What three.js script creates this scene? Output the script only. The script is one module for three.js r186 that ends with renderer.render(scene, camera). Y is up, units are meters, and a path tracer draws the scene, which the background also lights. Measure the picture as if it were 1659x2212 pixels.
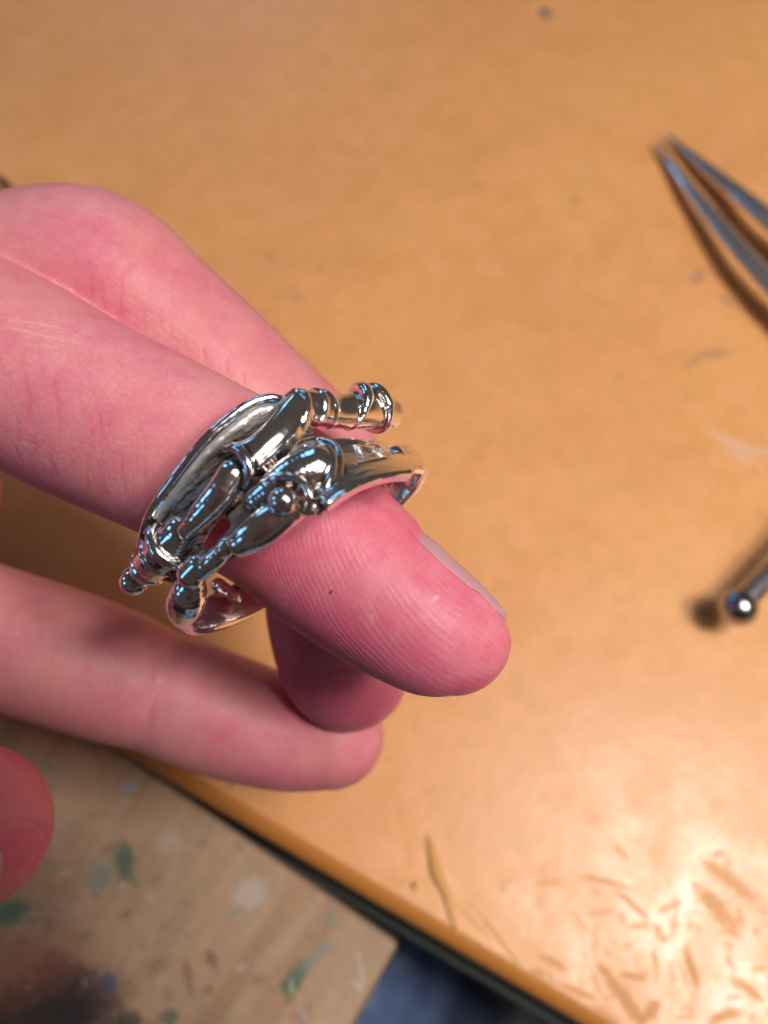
import * as THREE from 'three';
import { mergeGeometries } from 'three/addons/utils/BufferGeometryUtils.js';
import { RoundedBoxGeometry } from 'three/addons/geometries/RoundedBoxGeometry.js';
import { RectAreaLightUniformsLib } from 'three/addons/lights/RectAreaLightUniformsLib.js';

// ---------------------------------------------------------------- camera, light, exposure
const scene = new THREE.Scene();
const PITCH = THREE.MathUtils.degToRad(67), LENS_HEIGHT = 0.158;
const camera = new THREE.PerspectiveCamera(60, 768 / 1024, 0.004, 30);
camera.position.set(0, LENS_HEIGHT, 0);
camera.up.set(0, 0, -1);
camera.lookAt(0, LENS_HEIGHT - Math.sin(PITCH), -Math.cos(PITCH));
camera.updateMatrixWorld(true);
camera.focus = 0.078;
camera.userData.fStop = 20;
scene.background = new THREE.Color().setRGB(0.042, 0.031, 0.026);

const renderer = new THREE.WebGLRenderer({ antialias: true });
renderer.setSize(768, 1024);
renderer.toneMapping = THREE.LinearToneMapping;
renderer.toneMappingExposure = 1.05;
renderer.shadowMap.enabled = true;
RectAreaLightUniformsLib.init();

const LAMP = { at: [0.200, 0.457, 0.024], aim: [0.03, 0, -0.01], power: 66, color: [1.0, 0.958, 0.925], w: 0.066, h: 0.075, gap: 0.043 };
const DAY = { power: 2.2, color: [0.20, 0.55, 1.0] };

// ---------------------------------------------------------------- helpers
const F = 1106 / Math.tan(Math.PI / 6);                 // reference frame 1659 x 2212
const V = (x, y, z) => new THREE.Vector3(x, y, z);
const toWorld = (v) => v.multiplyScalar(0.001).applyMatrix4(camera.matrixWorld);      // hand frame in mm -> metres
const px = (u, v, d) => [(u - 829.5) * d / F, (1106 - v) * d / F, -d];
function onLevel(u, v, y = 0) {                          // point of the photographed desk at height y
  const d = V(...px(u, v, 1)).transformDirection(camera.matrixWorld);
  return camera.position.clone().addScaledVector(d, (y - camera.position.y) / d.y);
}
let seed = 7;
const rnd = () => { seed = (seed * 1664525 + 1013904223) >>> 0; return seed / 4294967296; };
const clamp = (x, a = 0, b = 1) => Math.min(b, Math.max(a, x));
const mix = (a, b, t) => a + (b - a) * t;
const sstep = (a, b, x) => { const t = clamp((x - a) / (b - a)); return t * t * (3 - 2 * t); };
const hash = (x, y) => { let h = Math.imul(x, 374761393) ^ Math.imul(y, 668265263); h = Math.imul(h ^ (h >>> 13), 1274126177); return ((h ^ (h >>> 16)) >>> 0) / 4294967296; };
function noise(x, y) {
  const ix = Math.floor(x), iy = Math.floor(y), fx = x - ix, fy = y - iy, u = fx * fx * (3 - 2 * fx), v = fy * fy * (3 - 2 * fy);
  return mix(mix(hash(ix, iy), hash(ix + 1, iy), u), mix(hash(ix, iy + 1), hash(ix + 1, iy + 1), u), v);
}
const fbm = (x, y, n = 4) => { let s = 0, a = 0.5, t = 0; for (let i = 0; i < n; i++) { s += a * noise(x + i * 17.3, y + i * 9.1); t += a; a *= 0.5; x *= 2.03; y *= 2.03; } return s / t; };
function worley(x, y) {
  const ix = Math.floor(x), iy = Math.floor(y); let a = 9, b = 9;
  for (let j = -1; j < 2; j++) for (let i = -1; i < 2; i++) {
    const dx = ix + i + hash(ix + i, iy + j) - x, dy = iy + j + hash(ix + i + 51, iy + j + 17) - y, d = dx * dx + dy * dy;
    if (d < a) { b = a; a = d; } else if (d < b) b = d;
  }
  return Math.sqrt(b) - Math.sqrt(a);
}
function dataTex(w, h, srgb, f) {                        // f(x, y) in 0..1 -> [r, g, b] in 0..1 (as stored)
  const d = new Uint8Array(w * h * 4);
  for (let y = 0, o = 0; y < h; y++) for (let x = 0; x < w; x++, o += 4) {
    const c = f((x + 0.5) / w, (y + 0.5) / h, x, y);
    d[o] = clamp(c[0]) * 255; d[o + 1] = clamp(c[1]) * 255; d[o + 2] = clamp(c[2]) * 255; d[o + 3] = 255;
  }
  const t = new THREE.DataTexture(d, w, h); t.magFilter = THREE.LinearFilter; t.minFilter = THREE.LinearMipmapLinearFilter; t.generateMipmaps = true;
  t.wrapS = t.wrapT = THREE.RepeatWrapping; if (srgb) t.colorSpace = THREE.SRGBColorSpace; t.needsUpdate = true;
  return t;
}
const enc = (c) => c.map((x) => (x <= 0.0031308 ? 12.92 * x : 1.055 * Math.pow(x, 1 / 2.4) - 0.055));   // linear -> sRGB storage
function tag(o, label, category, group, kind) {
  if (label) o.userData.label = label;
  if (category) o.userData.category = category;
  if (group) o.userData.group = group;
  if (kind) o.userData.kind = kind;
  return o;
}
function add(name, geometry, material, parent = scene) {
  const m = new THREE.Mesh(geometry, material); m.name = name; m.castShadow = m.receiveShadow = true; parent.add(m); return m;
}
function group(name, at = [0, 0, 0]) { const g = new THREE.Group(); g.name = name; g.position.set(...at); scene.add(g); return g; }

// surface of a signed distance field (mm), by surface nets; only blocks near the surface are visited
function skinOf(f, lo, hi, cell) {
  const B = 8, n = [0, 1, 2].map((i) => Math.ceil((hi[i] - lo[i]) / cell / B) * B), [nx, ny, nz] = n;
  const sx = 1, sy = nx + 1, sz = (nx + 1) * (ny + 1), verts = new Map(), pos = [], idx = [], val = new Map();
  const at = (i, j, k) => { const key = i * sx + j * sy + k * sz; let v = val.get(key); if (v === undefined) { v = f(lo[0] + i * cell, lo[1] + j * cell, lo[2] + k * cell); val.set(key, v); } return v; };
  const reach = B * cell * 0.87 * 1.25 + cell;
  const cells = [];
  for (let bk = 0; bk < nz; bk += B) for (let bj = 0; bj < ny; bj += B) for (let bi = 0; bi < nx; bi += B) {
    if (Math.abs(f(lo[0] + (bi + B / 2) * cell, lo[1] + (bj + B / 2) * cell, lo[2] + (bk + B / 2) * cell)) > reach) continue;
    for (let k = bk; k < bk + B; k++) for (let j = bj; j < bj + B; j++) for (let i = bi; i < bi + B; i++) {
      let mask = 0; const c = [];
      for (let e = 0; e < 8; e++) { const v = at(i + (e & 1), j + ((e >> 1) & 1), k + (e >> 2)); c.push(v); if (v < 0) mask |= 1 << e; }
      if (mask === 0 || mask === 255) continue;
      let x = 0, y = 0, z = 0, m = 0;
      for (let a = 0; a < 8; a++) for (const s of [1, 2, 4]) {
        if (a & s) continue; const b = a | s;
        if ((c[a] < 0) === (c[b] < 0)) continue;
        const t = c[a] / (c[a] - c[b]);
        x += (a & 1) + (s === 1 ? t : 0); y += ((a >> 1) & 1) + (s === 2 ? t : 0); z += (a >> 2) + (s === 4 ? t : 0); m++;
      }
      verts.set(i * sx + j * sy + k * sz, pos.length / 3);
      pos.push(lo[0] + (i + x / m) * cell, lo[1] + (j + y / m) * cell, lo[2] + (k + z / m) * cell);
      cells.push(i, j, k);
    }
  }
  const quad = (a, b, c, d, flip) => { if (a === undefined || b === undefined || c === undefined || d === undefined) return; if (flip) idx.push(a, c, b, a, d, c); else idx.push(a, b, c, a, c, d); };
  for (let q = 0; q < cells.length; q += 3) {
    const i = cells[q], j = cells[q + 1], k = cells[q + 2], key = i * sx + j * sy + k * sz, v0 = at(i, j, k) < 0;
    if (i < nx && v0 !== (at(i + 1, j, k) < 0)) quad(verts.get(key), verts.get(key - sy), verts.get(key - sy - sz), verts.get(key - sz), v0);
    if (j < ny && v0 !== (at(i, j + 1, k) < 0)) quad(verts.get(key), verts.get(key - sz), verts.get(key - sz - sx), verts.get(key - sx), v0);
    if (k < nz && v0 !== (at(i, j, k + 1) < 0)) quad(verts.get(key), verts.get(key - sx), verts.get(key - sx - sy), verts.get(key - sy), v0);
  }
  const P = new Float32Array(pos), N = new Float32Array(P.length), e = cell * 0.25;
  for (let i = 0; i < P.length; i += 3) for (let it = 0; it < 3; it++) {
    const x = P[i], y = P[i + 1], z = P[i + 2], d = f(x, y, z);
    let gx = f(x + e, y, z) - f(x - e, y, z), gy = f(x, y + e, z) - f(x, y - e, z), gz = f(x, y, z + e) - f(x, y, z - e);
    const g = Math.hypot(gx, gy, gz) || 1; gx /= g; gy /= g; gz /= g;
    N[i] = gx; N[i + 1] = gy; N[i + 2] = gz;
    if (it < 2) { const s = clamp(d, -cell, cell) * 0.9; P[i] -= gx * s; P[i + 1] -= gy * s; P[i + 2] -= gz * s; }
  }
  let turn = 0;                                          // faces point outward
  for (let i = 0; i < idx.length; i += 3) {
    const a = idx[i] * 3, b = idx[i + 1] * 3, c = idx[i + 2] * 3, ux = P[b] - P[a], uy = P[b + 1] - P[a + 1], uz = P[b + 2] - P[a + 2], wx = P[c] - P[a], wy = P[c + 1] - P[a + 1], wz = P[c + 2] - P[a + 2];
    turn += Math.sign((uy * wz - uz * wy) * N[a] + (uz * wx - ux * wz) * N[a + 1] + (ux * wy - uy * wx) * N[a + 2]);
  }
  if (turn < 0) for (let i = 0; i < idx.length; i += 3) { const t = idx[i]; idx[i] = idx[i + 1]; idx[i + 1] = t; }
  return { P, N, idx };
}
const nm3 = new THREE.Matrix3().getNormalMatrix(camera.matrixWorld);
function worldGeometry(P, N, idx, extra = {}) {
  const g = new THREE.BufferGeometry(), p = new Float32Array(P.length), n = new Float32Array(P.length), v = V();
  for (let i = 0; i < P.length; i += 3) {
    toWorld(v.set(P[i], P[i + 1], P[i + 2])).toArray(p, i);
    v.set(N[i], N[i + 1], N[i + 2]).applyMatrix3(nm3).normalize().toArray(n, i);
  }
  g.setAttribute('position', new THREE.BufferAttribute(p, 3)); g.setAttribute('normal', new THREE.BufferAttribute(n, 3));
  for (const [k, [array, size]] of Object.entries(extra)) g.setAttribute(k, new THREE.BufferAttribute(array, size));
  if (idx) g.setIndex(idx);
  return g;
}
const smin = (a, b, k) => { const h = Math.max(k - Math.abs(a - b), 0) / k; return Math.min(a, b) - h * h * k * 0.25; };
const smax = (a, b, k) => -smin(-a, -b, k);
// tapered segment chain: pts [[x, y, z, r], ...]; returns distance, keeps the nearest piece
function makeChain(pts, steps = 6) {
  const curve = new THREE.CatmullRomCurve3(pts.map((p) => V(p[0], p[1], p[2])), false, 'centripetal'), n = (pts.length - 1) * steps, c = [];
  for (let i = 0; i <= n; i++) {
    const t = i / n, q = curve.getPoint(t), s = t * (pts.length - 1), k = Math.min(pts.length - 2, Math.floor(s)), f = s - k;
    const r0 = pts[Math.max(0, k - 1)][3], r1 = pts[k][3], r2 = pts[k + 1][3], r3 = pts[Math.min(pts.length - 1, k + 2)][3];
    const r = 0.5 * (2 * r1 + (r2 - r0) * f + (2 * r0 - 5 * r1 + 4 * r2 - r3) * f * f + (3 * r1 - r0 - 3 * r2 + r3) * f * f * f);
    c.push([q.x, q.y, q.z, r]);
  }
  const S = [0]; for (let i = 1; i <= n; i++) S.push(S[i - 1] + Math.hypot(c[i][0] - c[i - 1][0], c[i][1] - c[i - 1][1], c[i][2] - c[i - 1][2]));
  const seg = new Float64Array(n * 8);
  for (let i = 0; i < n; i++) { const a = c[i], b = c[i + 1], dx = b[0] - a[0], dy = b[1] - a[1], dz = b[2] - a[2]; seg.set([a[0], a[1], a[2], a[3], dx, dy, dz, 1 / (dx * dx + dy * dy + dz * dz)], i * 8); }
  let bx = [1e9, 1e9, 1e9, -1e9, -1e9, -1e9];
  for (const q of c) for (let i = 0; i < 3; i++) { bx[i] = Math.min(bx[i], q[i] - q[3]); bx[i + 3] = Math.max(bx[i + 3], q[i] + q[3]); }
  const ch = { c, S, L: S[n], near: 0, t: 0, bx };
  ch.d = (x, y, z, cut = 1e9) => {
    const ox = Math.max(bx[0] - x, 0, x - bx[3]), oy = Math.max(bx[1] - y, 0, y - bx[4]), oz = Math.max(bx[2] - z, 0, z - bx[5]), out = Math.sqrt(ox * ox + oy * oy + oz * oz);
    if (out > cut) return out + 0.01;
    let best = 1e9;
    for (let i = 0, o = 0; i < n; i++, o += 8) {
      const ax = x - seg[o], ay = y - seg[o + 1], az = z - seg[o + 2], t = clamp((ax * seg[o + 4] + ay * seg[o + 5] + az * seg[o + 6]) * seg[o + 7]);
      const ux = ax - seg[o + 4] * t, uy = ay - seg[o + 5] * t, uz = az - seg[o + 6] * t, d = Math.sqrt(ux * ux + uy * uy + uz * uz) - mix(seg[o + 3], c[i + 1][3], t);
      if (d < best) { best = d; ch.near = i; ch.t = t; }
    }
    return best;
  };
  return ch;
}

// ================================================================ desk, board, floor, clothes
const E1 = onLevel(200, 1590), E2 = onLevel(1250, 2212), along = E2.clone().sub(E1).normalize(), inward = V(along.z, 0, -along.x);
if (inward.dot(onLevel(1400, 300).sub(E1)) < 0) inward.negate();
const deskUV = (p) => [p.clone().sub(E1).dot(along), p.clone().sub(E1).dot(inward)];
// splats painted into a surface: each is [u, v, length half, width half, angle, strength, kind] in metres
function painter(list) {
  const G = 0.01, bins = new Map();
  list.forEach((s, n) => { const R = Math.max(s[2], s[3]) * 1.6; for (let i = Math.floor((s[0] - R) / G); i <= (s[0] + R) / G; i++) for (let j = Math.floor((s[1] - R) / G); j <= (s[1] + R) / G; j++) { const k = i + ',' + j; if (!bins.has(k)) bins.set(k, []); bins.get(k).push(n); } });
  return (u, v, out) => {
    const b = bins.get(Math.floor(u / G) + ',' + Math.floor(v / G)); if (!b) return;
    for (const n of b) {
      const s = list[n], c = Math.cos(s[4]), q = Math.sin(s[4]), dx = u - s[0], dy = v - s[1], a = (dx * c + dy * q) / s[2], w = (dy * c - dx * q) / s[3];
      const wob = 0.55 * (fbm(u * 900 + n * 7, v * 900, 3) - 0.5) + 0.5 * (fbm(u * 3200, v * 3200 + n, 2) - 0.5);
      const m = 1 - sstep(0.45, 1.15, Math.hypot(a, w) + wob);
      if (m > 0) out(n, m * s[5], s[6]);
    }
  };
}
const splat = (uvOf, u, v, ru, rv, ang, str, kind, y = 0) => {   // placed by where it lies on the photographed surface
  const p = uvOf(onLevel(u, v, y)), q = uvOf(onLevel(u + Math.cos(ang) * 10, v + Math.sin(ang) * 10, y)), k = 0.000092;
  return [p[0], p[1], ru * k, rv * k, Math.atan2(q[1] - p[1], q[0] - p[0]), str, kind];
};
{
  const list = [], D = (u, v, ru, rv, a, s, k) => list.push(splat(deskUV, u, v, ru, rv, a, s, k));
  for (const [u, v, ru, rv, a, s] of [[1178, 28, 30, 24, 1.2, 0.75], [1240, 432, 13, 9, 0.4, 0.5], [585, 555, 26, 15, 0.9, 0.28], [690, 585, 20, 14, 0, 0.22], [1505, 600, 32, 18, -0.9, 0.5], [1570, 650, 26, 12, 0.6, 0.5],
    [1540, 765, 55, 11, -0.15, 0.5], [1495, 785, 24, 9, -0.3, 0.4], [1035, 403, 22, 12, 0, 0.2], [120, 95, 20, 16, 0, 0.22], [1340, 820, 18, 12, 0, 0.15], [640, 640, 26, 18, 1, 0.18], [420, 215, 22, 14, 0.5, 0.14],
    [500, 1690, 20, 5, -1.1, 0.75], [965, 2030, 42, 18, 0.1, 0.55], [1480, 860, 9, 6, 0, 0.3], [1230, 1010, 8, 6, 0, 0.2], [880, 300, 12, 7, 0.2, 0.18]]) D(u, v, ru, rv, a, s, 0);
  for (const [u, v, ru, rv, a, s] of [[787, 157, 13, 8, 0.5, 0.8], [1258, 375, 16, 12, 0.2, 0.35], [1580, 955, 70, 12, 0.45, 0.5], [1600, 985, 50, 10, 0.5, 0.45], [1645, 975, 40, 9, 0.3, 0.4], [1525, 205, 14, 9, 0, 0.25], [1130, 230, 12, 6, 0.7, 0.22], [690, 22, 10, 8, 0, 0.25], [1075, 585, 8, 8, 0, 0.3], [5, 235, 16, 30, 0, 0.4]]) D(u, v, ru, rv, a, s, 1);
  for (const [u, v, ru, rv, a, s] of [[1310, 1905, 46, 4, 0.25, 0.8], [1360, 1950, 40, 5, 0.7, 0.7], [1070, 2020, 70, 4, 0.9, 0.75], [1020, 1990, 50, 4, 0.8, 0.55], [1545, 1960, 55, 16, 0.85, 0.5], [1575, 1900, 60, 14, 0.6, 0.35], [1490, 2085, 34, 8, 1.25, 0.8],
    [1345, 2155, 60, 12, 0.95, 1.0], [1295, 2190, 40, 8, 0.3, 0.8], [1405, 2185, 30, 9, -0.8, 0.8], [1240, 2140, 34, 8, 0.4, 0.6], [1195, 2080, 26, 8, 0.5, 0.6], [1160, 2105, 18, 10, 0.1, 0.6], [1420, 2010, 14, 6, 1.2, 0.5], [1250, 1990, 30, 3, 0.9, 0.4], [1620, 2140, 26, 9, 0.7, 0.5], [1560, 2195, 30, 8, -0.4, 0.6], [1370, 2110, 26, 7, 0.2, 0.7]]) D(u, v, ru, rv, a, s, 2);
  for (let i = 0; i < 110; i++) { const r = rnd(), u = 900 + 800 * Math.sqrt(rnd()), v = 1780 + 520 * Math.sqrt(rnd()); D(u, v, 8 + 24 * r * r, 3 + 4 * rnd(), 0.7 + (rnd() - 0.5) * 2.2, 0.15 + 0.25 * rnd(), 2); }
  for (let i = 0; i < 260; i++) D(-300 + 2300 * rnd(), -300 + 2500 * rnd(), 3 + 7 * rnd() * rnd(), 3 + 4 * rnd(), rnd() * 3, 0.12 + 0.2 * rnd(), rnd() < 0.6 ? 0 : 1);
  const paint = painter(list), W = 2048, SPAN = 0.29, U0 = -0.06, V0 = -0.035;
  const COL = [[0.10, 0.10, 0.11], [0.62, 0.50, 0.42], [0.20, 0.10, 0.05]], rough = new Float32Array(W * W);
  const map = dataTex(W, W, true, (x, y, ix, iy) => {
    const u = U0 + x * SPAN, v = V0 + y * SPAN, f = fbm(u * 260, v * 260, 4), g = fbm(u * 1500, v * 1500, 3), h = fbm(u * 40 + 3, v * 40, 3);
    let k = 0.87 + 0.15 * f + 0.15 * (g - 0.5) + 0.08 * (h - 0.5);
    const c = [0.735 * k, (0.342 + 0.03 * (h - 0.5)) * k, (0.122 + 0.035 * (f - 0.5)) * k]; let ro = 0.385 + 0.28 * (fbm(u * 170 + 11, v * 170, 4) - 0.5) + 0.16 * (g - 0.5);
    const sp = noise(u * 2600, v * 2600); if (sp > 0.90) { const s = (sp - 0.90) * 2.2; c[0] = mix(c[0], 0.66, s); c[1] = mix(c[1], 0.42, s); c[2] = mix(c[2], 0.24, s); }
    paint(u, v, (n, m, kind) => { const q = m * (kind === 1 ? 0.7 : kind === 2 ? 0.24 : 0.85); for (let i = 0; i < 3; i++) c[i] = mix(c[i], COL[kind][i], q); ro = mix(ro, kind === 2 ? 0.92 : 0.6, Math.min(1, m * 1.4)); });
    rough[iy * W + ix] = ro;
    return enc(c);
  });
  const roughMap = dataTex(1024, 1024, false, (x, y, ix, iy) => { const r = rough[iy * 2 * W + ix * 2]; return [r, r, r]; });
  const bump = dataTex(1024, 1024, false, (x, y) => { const u = x * SPAN, v = y * SPAN, r = 0.5 + 0.7 * (fbm(u * 700, v * 700, 3) - 0.5) + 0.15 * (fbm(u * 110, v * 110, 2) - 0.5); return [r, r, r]; });
  const mat = new THREE.MeshPhysicalMaterial({ map, roughnessMap: roughMap, roughness: 1, bumpMap: bump, bumpScale: 0.00005, clearcoat: 0.08, clearcoatRoughness: 0.3 });
  const lipMat = new THREE.MeshPhysicalMaterial({ color: new THREE.Color().setRGB(0.50, 0.19, 0.035), roughness: 0.4 });
  const side = new THREE.MeshStandardMaterial({ color: new THREE.Color().setRGB(0.055, 0.065, 0.05), roughness: 0.8 });
  const sheet = (prof, x0, x1) => {       // profile [(v, y, nv, ny)] swept along the edge
    const P = [], N = [], U = [], I = []; const NX = 2;
    prof.forEach(([v, y, nv, ny]) => { for (let i = 0; i < NX; i++) { const x = i ? x1 : x0, p = E1.clone().addScaledVector(along, x).addScaledVector(inward, v); P.push(p.x, y, p.z); N.push(inward.x * nv, ny, inward.z * nv); U.push((x - U0) / SPAN, (v - V0) / SPAN); } });
    for (let j = 0; j < prof.length - 1; j++) { const a = j * 2; I.push(a, a + 1, a + 2, a + 1, a + 3, a + 2); }
    const g = new THREE.BufferGeometry(); g.setAttribute('position', new THREE.Float32BufferAttribute(P, 3)); g.setAttribute('normal', new THREE.Float32BufferAttribute(N, 3)); g.setAttribute('uv', new THREE.Float32BufferAttribute(U, 2)); g.setIndex(I);
    const p0 = V(...P.slice(0, 3)), p1 = V(...P.slice(3, 6)), p2 = V(...P.slice(6, 9));
    if (p1.sub(p0).cross(p2.sub(p0)).dot(V(...N.slice(0, 3))) < 0) for (let i = 0; i < I.length; i += 3) [I[i], I[i + 1]] = [I[i + 1], I[i]];
    g.setIndex(I); return g;
  };
  const R = 0.0030, TH = 0.016, arc = []; for (let i = 0; i <= 8; i++) { const a = i / 8 * Math.PI / 2; arc.push([R - R * Math.sin(a), -R + R * Math.cos(a), -Math.sin(a), Math.cos(a)]); }
  const desk = tag(group('desk'), 'orange-brown varnished hardboard worktop with scuffs, stains and rounded front edge', 'desk', null, 'structure');
  add('desk_top', sheet([[0.75, 0, 0, 1], [R, 0, 0, 1]], -0.5, 0.7), mat, desk);
  add('rounded_edge', sheet(arc, -0.5, 0.7), lipMat, desk);
  add('front_face', sheet([[0, -R, -1, 0], [0, -TH, -1, 0]], -0.5, 0.7), side, desk);
  const rail = add('apron_rail', new RoundedBoxGeometry(1.2, 0.004, 0.03, 2, 0.001), new THREE.MeshStandardMaterial({ color: new THREE.Color().setRGB(0.10, 0.115, 0.09), roughness: 0.75 }), desk);
  rail.quaternion.setFromRotationMatrix(new THREE.Matrix4().makeBasis(along, V(0, 1, 0), along.clone().cross(V(0, 1, 0)))); rail.position.copy(E1).addScaledVector(along, -0.46).addScaledVector(inward, 0.0125); rail.position.y = -TH - 0.0025;
  add('underside', sheet([[0, -TH, 0, -1], [0.75, -TH, 0, -1]], -0.5, 0.7), side, desk);
  add('back_face', sheet([[0.75, -TH, 1, 0], [0.75, 0, 1, 0]], -0.5, 0.7), side, desk);

  // plywood board set lower, along the desk's front edge
  const YB = -0.008, c0 = onLevel(864, 2036, YB), c1 = onLevel(360, 1690, YB), c2 = onLevel(772, 2212, YB);
  const bx = c1.clone().sub(c0).normalize(), bz = c2.clone().sub(c0).normalize();
  const bUV = (p) => { const q = p.clone().sub(c0); return [q.dot(bx), q.dot(V(-bx.z, 0, bx.x)) * Math.sign(V(-bx.z, 0, bx.x).dot(bz))]; };
  const bl = [], B = (x, y, ru, rv, a, s, k) => bl.push(splat(bUV, x * 0.5719, 1525 + y * 0.5719, ru * 0.5719, rv * 0.5719, a, s, k, YB));
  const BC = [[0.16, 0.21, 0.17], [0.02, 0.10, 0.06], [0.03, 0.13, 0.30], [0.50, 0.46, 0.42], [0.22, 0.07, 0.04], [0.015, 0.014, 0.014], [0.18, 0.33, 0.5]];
  for (const q of [[487, 308, 24, 20, 0, 0.9, 6], [180, 320, 30, 44, 0.3, 0.4, 0], [270, 445, 22, 18, 0, 0.35, 0], [375, 640, 44, 60, 0.1, 0.8, 0], [466, 580, 40, 66, -0.2, 0.9, 1], [410, 540, 40, 14, -0.4, 0.5, 4], [45, 780, 70, 44, -0.3, 0.95, 1], [180, 830, 20, 30, 0, 0.5, 1], [940, 710, 70, 60, -0.7, 0.55, 3], [895, 775, 30, 22, 0, 0.5, 0], [650, 520, 50, 50, 0, 0.35, 3],
    [1245, 800, 26, 36, 0.2, 0.6, 0], [1220, 860, 12, 50, 0.3, 0.3, 4], [1110, 1035, 66, 34, -1.0, 1.0, 1], [1185, 950, 80, 22, -0.9, 0.7, 0], [1240, 915, 30, 24, 0, 0.5, 0], [405, 1040, 38, 34, 0, 0.95, 2], [430, 1100, 60, 12, 1.0, 0.7, 4], [800, 960, 36, 20, 1.1, 0.8, 4], [980, 1030, 34, 20, 0, 0.5, 4], [600, 980, 34, 26, 0, 0.5, 4], [710, 1020, 60, 16, 1.35, 0.7, 4], [790, 1070, 24, 18, 0, 0.7, 4], [910, 990, 22, 16, 0, 0.4, 3],
    [220, 1080, 130, 130, 0, 1.0, 5], [200, 1060, 230, 200, 0, 0.55, 4], [100, 1190, 260, 130, 0, 1.0, 5], [330, 1120, 150, 120, 0, 0.6, 5], [60, 1000, 160, 120, 0, 0.5, 4], [480, 1195, 60, 34, 0, 0.9, 5], [640, 1175, 34, 30, 0, 0.8, 1], [330, 1150, 90, 70, 0, 0.7, 5], [1365, 1000, 60, 8, 1.4, 0.6, 3], [1355, 1060, 26, 14, 0.9, 0.6, 3], [880, 1110, 120, 14, -1.0, 0.25, 4], [1140, 1160, 40, 26, 0, 0.3, 4], [620, 830, 30, 26, 0, 0.3, 0], [190, 230, 60, 20, 1, 0.2, 0]]) B(...q);  // big dark splats at lower left: a real black stain, widened with painted shade
  for (let i = 0; i < 280; i++) B(-400 + 1900 * rnd(), 100 + 1400 * rnd(), 5 + 26 * rnd() ** 3, 5 + 12 * rnd() ** 2, rnd() * 3, 0.2 + 0.4 * rnd(), [0, 1, 3, 4, 4, 1][Math.floor(rnd() * 6)]);
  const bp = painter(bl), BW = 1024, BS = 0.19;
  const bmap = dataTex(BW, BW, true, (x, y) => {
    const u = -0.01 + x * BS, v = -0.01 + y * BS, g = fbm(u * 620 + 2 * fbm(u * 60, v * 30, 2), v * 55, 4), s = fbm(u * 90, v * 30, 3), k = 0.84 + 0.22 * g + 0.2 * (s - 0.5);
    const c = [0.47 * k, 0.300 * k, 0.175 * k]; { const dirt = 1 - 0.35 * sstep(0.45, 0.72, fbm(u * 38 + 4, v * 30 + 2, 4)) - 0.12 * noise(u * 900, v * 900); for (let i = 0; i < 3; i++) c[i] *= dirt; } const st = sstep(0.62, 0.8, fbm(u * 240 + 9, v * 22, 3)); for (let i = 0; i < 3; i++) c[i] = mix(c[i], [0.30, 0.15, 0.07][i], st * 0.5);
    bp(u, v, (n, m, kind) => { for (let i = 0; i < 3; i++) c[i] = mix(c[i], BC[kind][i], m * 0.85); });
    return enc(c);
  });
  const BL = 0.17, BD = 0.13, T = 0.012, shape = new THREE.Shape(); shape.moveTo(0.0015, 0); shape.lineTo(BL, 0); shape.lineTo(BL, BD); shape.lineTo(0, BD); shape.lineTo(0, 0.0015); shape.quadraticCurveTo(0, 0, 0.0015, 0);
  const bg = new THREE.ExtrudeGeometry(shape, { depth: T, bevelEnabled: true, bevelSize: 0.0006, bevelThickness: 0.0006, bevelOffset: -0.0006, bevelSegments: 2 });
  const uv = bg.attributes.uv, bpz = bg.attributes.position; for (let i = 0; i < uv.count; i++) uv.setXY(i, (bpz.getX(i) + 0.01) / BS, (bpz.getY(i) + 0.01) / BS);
  const by = V(-bx.z, 0, bx.x).multiplyScalar(Math.sign(V(-bx.z, 0, bx.x).dot(bz))), bn = bx.clone().cross(by);
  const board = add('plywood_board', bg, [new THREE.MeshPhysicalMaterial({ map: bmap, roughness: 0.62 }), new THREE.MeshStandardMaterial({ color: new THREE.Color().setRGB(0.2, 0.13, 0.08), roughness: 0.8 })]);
  const M = new THREE.Matrix4().makeBasis(bx, by, bn); board.quaternion.setFromRotationMatrix(M); board.position.copy(c0); board.position.y = bn.y > 0 ? YB - T : YB;
  if (bn.y < 0) board.position.y = YB - 0.0006; else board.position.y = YB - T - 0.0006;
  tag(board, 'pale plywood board spattered with green, blue and black paint below the desk edge, with shade painted into its lower left corner', 'board');

  // lap in jeans below the desk's edge
  const denim = dataTex(512, 512, true, (x, y) => { const f = fbm(x * 22, y * 16, 4), w = 0.9 + 0.2 * hash(Math.floor(x * 512), Math.floor(y * 512)), k = sstep(0.44, 0.62, f), d = 1 - 0.75 * sstep(0.48, 0.66, fbm(x * 30 + 7, y * 9 + 3, 3)); return enc([mix(0.075, 0.26, k) * w * d, mix(0.11, 0.31, k) * w * d, mix(0.22, 0.32, k) * w * d]); });
  const leg = new THREE.CylinderGeometry(0.085, 0.075, 0.5, 120, 160, true), lp = leg.attributes.position, ln = leg.attributes.normal;
  for (let i = 0; i < lp.count; i++) { const x = lp.getX(i), y = lp.getY(i), z = lp.getZ(i), a = Math.atan2(z, x), k = 0.012 * (fbm(Math.cos(a) * 3 + 5 + y * 12, Math.sin(a) * 3 + 5 + y * 30, 3) - 0.5) + 0.009 * Math.sin(y * 120 + 3 * Math.sin(a * 2)) * fbm(y * 9, a + 4, 2); lp.setXYZ(i, x + ln.getX(i) * k, y, z + ln.getZ(i) * k); }
  leg.computeVertexNormals();
  const lap = add('trousers', leg, new THREE.MeshPhysicalMaterial({ map: denim, roughness: 0.95, side: THREE.DoubleSide }));
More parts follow.
